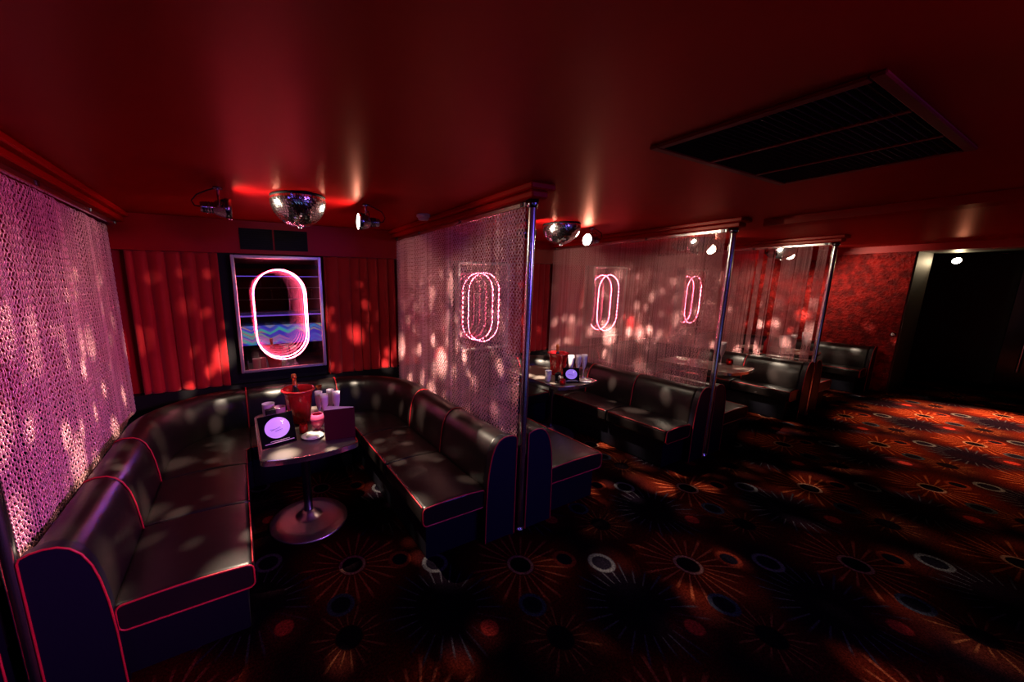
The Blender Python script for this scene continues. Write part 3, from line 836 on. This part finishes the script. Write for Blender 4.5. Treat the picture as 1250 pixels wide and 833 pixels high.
def cup(x, y, h, r, m, label):
    t = tag(MB().lathe([(0,0), (r*.88,0), (r*.9,.004), (r,h-.004), (r*1.02,h), (r*.96,h), (r*.9,h-.02), (r*.84,.02), (0,.018)], 28).build('paper_cup', m, None, (x, y, ZT)), label, 'cup', 'cups on the booth tables')
    return t
cup(.135, 3.15, .155, .047, M['paper'], 'white paper cup behind the lilac sign, nearer the left edge of the menu table')
cup(.212, 3.06, .145, .042, M['pink_card'], 'pale pink paper cup between the lilac sign and the red bucket')
cup(3.03, 3.02, .125, .036, M['paper'], 'white cup at the left edge of the three-flute table')
t = thing('small_box', 'small black box standing in front of the white paper cup', 'box', (.150, 3.05, ZT), math.radians(12))
MB().box(-.042, .042, -.02, .02, 0, .135, bev=.003).build('carton', M['black_gloss'], t)
MB().box(-.043, .043, -.021, .021, .1, .1352, bev=.002).build('lid', M['black'], t)
t = thing('small_box', 'small black box beside the white cup on the three-flute table', 'box', (3.09, 2.93, ZT), math.radians(25))
MB().box(-.045, .045, -.02, .02, 0, .11, bev=.003).build('carton', M['black_gloss'], t)
MB().box(-.046, .046, -.021, .021, .08, .1102, bev=.002).build('lid', M['black'], t)

def bucket(x, y, s, label):
    t = thing('champagne_bucket', label, 'bucket', (x, y, ZT), 0, 'red champagne buckets')
    MB().lathe([(0,0), (.075*s,0), (.080*s,.006), (.108*s,.20*s), (.113*s,.222*s), (.126*s,.236*s), (.128*s,.246*s), (.122*s,.250*s), (.112*s,.244*s), (.104*s,.2*s), (.078*s,.02), (0,.018)], 40).build('pail', M['bucket'], t)
    t.scale = (1, 1, 1.13)
    MB().tube([(.127*s*math.cos(2*PI*i/40), .127*s*math.sin(2*PI*i/40), .243*s) for i in range(40)], .006*s, 8, closed=True).build('rim', M['bucket'], t)
    return t
bucket(.355, 3.05, .98, 'red champagne bucket on the menu table below the large neon mirror')
bucket(3.36, 3.20, .98, 'red champagne bucket behind the three flutes')
def bottle(x, y, s, tilt, rz, label):
    t = thing('champagne_bottle', label, 'bottle', (x, y, ZT+.024), rz, 'champagne bottles in the red buckets')
    R = Matrix.Rotation(tilt, 4, 'X')
    MB().lathe([(0,0), (.040*s,0), (.043*s,.01), (.043*s,.16*s), (.036*s,.20*s), (.019*s,.245*s), (.016*s,.27*s)], 24, R).build('body', M['green_glass'], t)
    MB().lathe([(.0165*s,.262*s), (.0175*s,.27*s), (.0155*s,.29*s), (.0155*s,.315*s), (.019*s,.318*s), (.020*s,.330*s), (.017*s,.345*s), (.010*s,.35*s), (0,.351*s)], 20, R).build('foil_neck', M['foil'], t)
    return t
bottle(.342, 3.03, 1.06, -.10, .3, 'champagne bottle with orange foil neck in the bucket on the menu table')
bottle(3.355, 3.19, 1.0, -.06, .5, 'champagne bottle with orange foil neck in the bucket behind the three flutes')

FL = [(0,0), (.032,0), (.032,.003), (.010,.008), (.0045,.016), (.004,.085), (.008,.10), (.020,.13), (.029,.18), (.032,.235), (.0325,.268), (.030,.268), (.029,.235), (.0,.20)]
def flute(x, y, label, s=1.0, proto=[None]):
    if proto[0] is None:
        t = thing('champagne_flute', label, 'glass', (x, y, ZT), 0, 'frosted champagne flutes')
        MB().lathe(FL[:6], 20).build('foot', M['flute'], t)
        MB().lathe(FL[5:], 24).build('bowl', M['flute'], t)
        proto[0] = t
    else: t = dup(proto[0], (x, y, ZT), 0, label)
    t.scale = (s, s, s)
    return t
flute(.498, 2.985, 'frosted flute directly right of the red bucket, taller pair, back one', .92)
flute(.522, 2.885, 'frosted flute in front of its pair, touching the pink glass', .92)
flute(.592, 2.995, 'frosted flute at the back right above the burgundy menu', .92)
flute(.622, 2.915, 'frosted flute with violet sheen just above the burgundy menu corner', .92)
flute(3.33, 2.97, 'frosted flute nearest the lit disc, of the three on the small bucket table', 1.05)
flute(3.42, 2.945, 'middle frosted flute of the three on the small bucket table', 1.05)
flute(3.50, 2.93, 'frosted flute nearest the rail-side bench, of the three on the small bucket table', 1.05)
flute(5.78, 2.55, 'frosted flute beside the second chrome pole, behind the red candle', 1.15)
flute(7.45, 2.50, 'frosted flute behind the sparse chain curtain, in front of the red bottle', 1.1)
flute(7.58, 2.47, 'frosted flute behind the sparse chain curtain, second from the red bottle', 1.1)
flute(7.71, 2.44, 'frosted flute behind the sparse chain curtain, third from the red bottle', 1.1)
flute(7.92, 2.34, 'frosted flute close to the pole beside the glitter wall', 1.2)
flute(8.00, 2.40, 'frosted flute behind the one closest to the pole by the glitter wall', 1.2)

def plate(x, y, r, label):
    t = thing('small_plate', label, 'plate', (x, y, ZT), 0, 'white plates on the booth tables')
    MB().lathe([(0,0), (r*.6,0), (r*.65,.004), (r,.015), (r*.99,.018), (r*.62,.008), (0,.007)], 36).build('dish', M['china'], t)
    b = MB()
    ang = [2*PI*i/9 for i in range(9)]
    b.lathe([(r*.55,.0082), (r*.56,.012), (0,.014)], 9).build('paper_doily', M['paper'], t)
    return t
plate(.385, 2.665, .078, 'white plate in front of the red bucket on the menu table')
plate(3.375, 2.80, .075, 'white plate at the feet of the three flutes')

def candle(x, y, s, label):
    t = thing('candle_holder', label, 'candle', (x, y, ZT), 0, 'red glass candle holders')
    MB().lathe([(0,0), (.028*s,0), (.031*s,.005), (.034*s,.03*s), (.027*s,.062*s), (.024*s,.064*s), (.030*s,.03*s), (.026*s,.008), (0,.007)], 24).build('glass', M['redglass'], t)
    MB().lathe([(0,.007), (.024*s,.008), (.024*s,.020*s), (0,.020*s)], 20).build('wax', M['paper'], t)
    MB().lathe([(0,.0205*s), (.006*s,.026*s), (.004*s,.036*s), (0,.046*s)], 10).build('flame', M['flame'], t)
    return t
candle(.345, 2.80, 1.0, 'small red candle holder between the bucket and white plate')
candle(3.06, 2.83, 1.0, 'small red candle holder at the front edge of the three-flute table')
candle(5.86, 2.48, 1.2, 'red candle holder beside the second chrome pole')
# tall red bottle behind the sparse chain curtain
t = thing('red_bottle', 'red bottle standing on the table behind the sparse chain curtain', 'bottle', (7.30, 2.62, ZT))
MB().lathe([(0,0), (.04,0), (.042,.01), (.042,.18), (.018,.25), (.016,.30)], 20).build('body', M['bucket'], t)
MB().lathe([(.016,.30), (.019,.302), (.019,.34), (0,.342)], 16).build('cap', M['foil'], t)
t = thing('pink_goblet', 'round pink glass between the red bucket and the burgundy menu', 'glass', (.445, 2.775, ZT))
MB().lathe([(0,0), (.034,0), (.036,.004), (.014,.010), (.011,.02)], 24).build('foot', M['pinkglass'], t)
MB().lathe([(.011,.02), (.034,.035), (.052,.07), (.052,.10), (.040,.135), (.037,.135), (.048,.10), (.047,.07), (0,.03)], 28).build('bowl', M['pinkglass'], t)
t = thing('cocktail_glass', 'thin amber cocktail glass behind the red bucket rim', 'glass', (.56, 3.30, ZT))
t.scale = (.8,.8,.85)
MB().lathe([(0,0), (.032,0), (.032,.003), (.005,.008), (.004,.16)], 20).build('stem', M['amber'], t)
MB().lathe([(.004,.16), (.02,.20), (.034,.245), (.032,.245), (0,.165)], 20).build('bowl', M['amber'], t)
# standing menu: two burgundy covers and cream pages
t = thing('standing_menu', 'burgundy menu standing open on the front right of the table', 'menu', (.558, 2.545, ZT), math.radians(-8))
b = MB(); b.box(-.105, .105, -.004, .0, 0, .225, bev=.001)
Rb = Matrix.Translation((.105, 0, 0)) @ Matrix.Rotation(math.radians(-28), 4, 'Z')
b.box(-.205, 0, .000, .004, 0, .225, Rb, bev=.001)
b.build('cover', M['menu'], t)
b = MB()
b.box(-.098, .100, .0003, .010, .003, .227)
for i in range(5):
    Rp = Matrix.Translation((.104, .003, 0)) @ Matrix.Rotation(math.radians(-4-5*i), 4, 'Z')
    b.box(-.198, -.004, .0, .0012, .003, .228, Rp)
b.build('pages', M['paper'], t)

# ------------------------------------------------------------------ bar across the room (seen in the mirror)
t = thing('bar_counter', 'long bar counter with colour-striped glowing front, reflected in the neon mirror', 'bar', (-2.2, -2.3, 0))
MB().box(0, 7.2, -.55, 0, 0, 1.04, bev=.01).build('counter_body', M['black_gloss'], t)
MB().box(-.03, 7.23, -.62, .06, 1.04, 1.09, bev=.01).build('counter_top', M['dark_chrome'], t)
MB().box(.05, 7.15, 0, .02, .22, .72).build('led_front', M['led_stripes'], t)
MB().box(.05, 7.15, .02, .045, .96, .99).build('led_strip', M['violet_led'], t)
t = thing('back_bar', 'bottle shelves behind the bar counter, reflected in the neon mirror', 'shelving', (-2.2, -4.58, 0))
MB().box(0, 7.2, 0, .35, 0, .95, bev=.01).build('cupboard', M['black'], t)
MB().box(0, 7.2, 0, .03, .95, 2.25).build('back_panel', M['dark_red'], t)
for z in (1.30, 1.65, 2.0):
    s = MB().box(0, 7.2, .03, .28, z, z+.025).build('shelf', M['black_gloss'], t)
    MB().box(.02, 7.18, .281, .295, z+.002, z+.022).build('led_strip', M['violet_led'] if z > 1.9 else M['plastic'], s)
for i, x in enumerate((0, 1.8, 3.6, 5.4, 7.17)): MB().box(x, x+.03, .03, .28, .95, 2.25).build('upright', M['dark_chrome'], t)
bp = None
for i in range(16):
    x = -.88+i*.30
    if bp is None:
        bp = thing('spirit_bottle', 'spirit bottle on the bar shelves, reflected in the neon mirror', 'bottle', (x, -4.40, 1.3255), 0, 'spirit bottles on the bar shelves')
        MB().lathe([(0,0), (.038,0), (.040,.01), (.040,.16), (.016,.21), (.014,.26)], 16).build('body', M['bottle_clear'], bp)
        MB().lathe([(.014,.26), (.018,.262), (.018,.285), (0,.287)], 12).build('cap', M['foil'], bp)
    else: dup(bp, (x, -4.40, 1.3255 if i % 2 == 0 else 1.6755))

# ------------------------------------------------------------------ lamps of the bar side
def area(name, loc, target, energy, col, sx, sy, spread=180):
    li = bpy.data.lights.new(name, 'AREA'); li.shape = 'RECTANGLE'; li.size = sx; li.size_y = sy; li.energy = energy; li.color = col; li.spread = math.radians(spread)
    o = bpy.data.objects.new(name, li); COL.objects.link(o); o.location = loc
    o.rotation_euler = (Vector(target)-Vector(loc)).to_track_quat('-Z', 'Y').to_euler()
    return o
area('bar_violet_lamp', (3.0, -1.9, 2.2), (1.5, 2.1, .4), 15, (.22,.12,1.0), 1.6, .12, 75)
area('bar_violet_lamp', (-1.9, -1.6, 2.2), (-.7, 2.2, .7), 2.5, (.25,.13,1.0), 1.2, .12, 90)
area('bar_violet_lamp', (2.0, -1.5, 2.25), (-1.1, 2.2, .5), 4.5, (.42,.16,1.0), .8, .12, 36)  # unseen lamp added to tint the leftmost chain curtain violet
area('bar_magenta_lamp', (2.3, -1.2, 2.25), (-1.1, 2.4, 1.0), 9, (1.0,.16,.50), 1.0, .15, 48)

# ------------------------------------------------------------------ world, camera, view
w = bpy.data.worlds.new('dark_room'); SC.world = w; w.use_nodes = True
w.node_tree.nodes['Background'].inputs[0].default_value = (.02,.004,.006,1); w.node_tree.nodes['Background'].inputs[1].default_value = .05
cam = bpy.data.cameras.new('camera'); co = bpy.data.objects.new('camera', cam); COL.objects.link(co)
F, CX, CY = 451.45, 538.37, 430.6
cam.sensor_fit = 'HORIZONTAL'; cam.sensor_width = 36; cam.lens = F/1250*36
cam.shift_x = (625-CX)/1250; cam.shift_y = (CY-416.5)/1250
cam.clip_start = .05
co.location = (0, 0, 1.8)
co.rotation_euler = (PI/2-.1849011, 0, -.4971004)
SC.camera = co
vs = SC.view_settings
vs.view_transform = 'Standard'; vs.look = 'None'; vs.exposure = 0.0; vs.gamma = 1.0; vs.use_curve_mapping = False
cy = SC.cycles
cy.max_bounces = 20; cy.glossy_bounces = 18; cy.diffuse_bounces = 4; cy.transparent_max_bounces = 16; cy.transmission_bounces = 8
cy.sample_clamp_indirect = 4.0
cy.caustics_reflective = False; cy.caustics_refractive = False
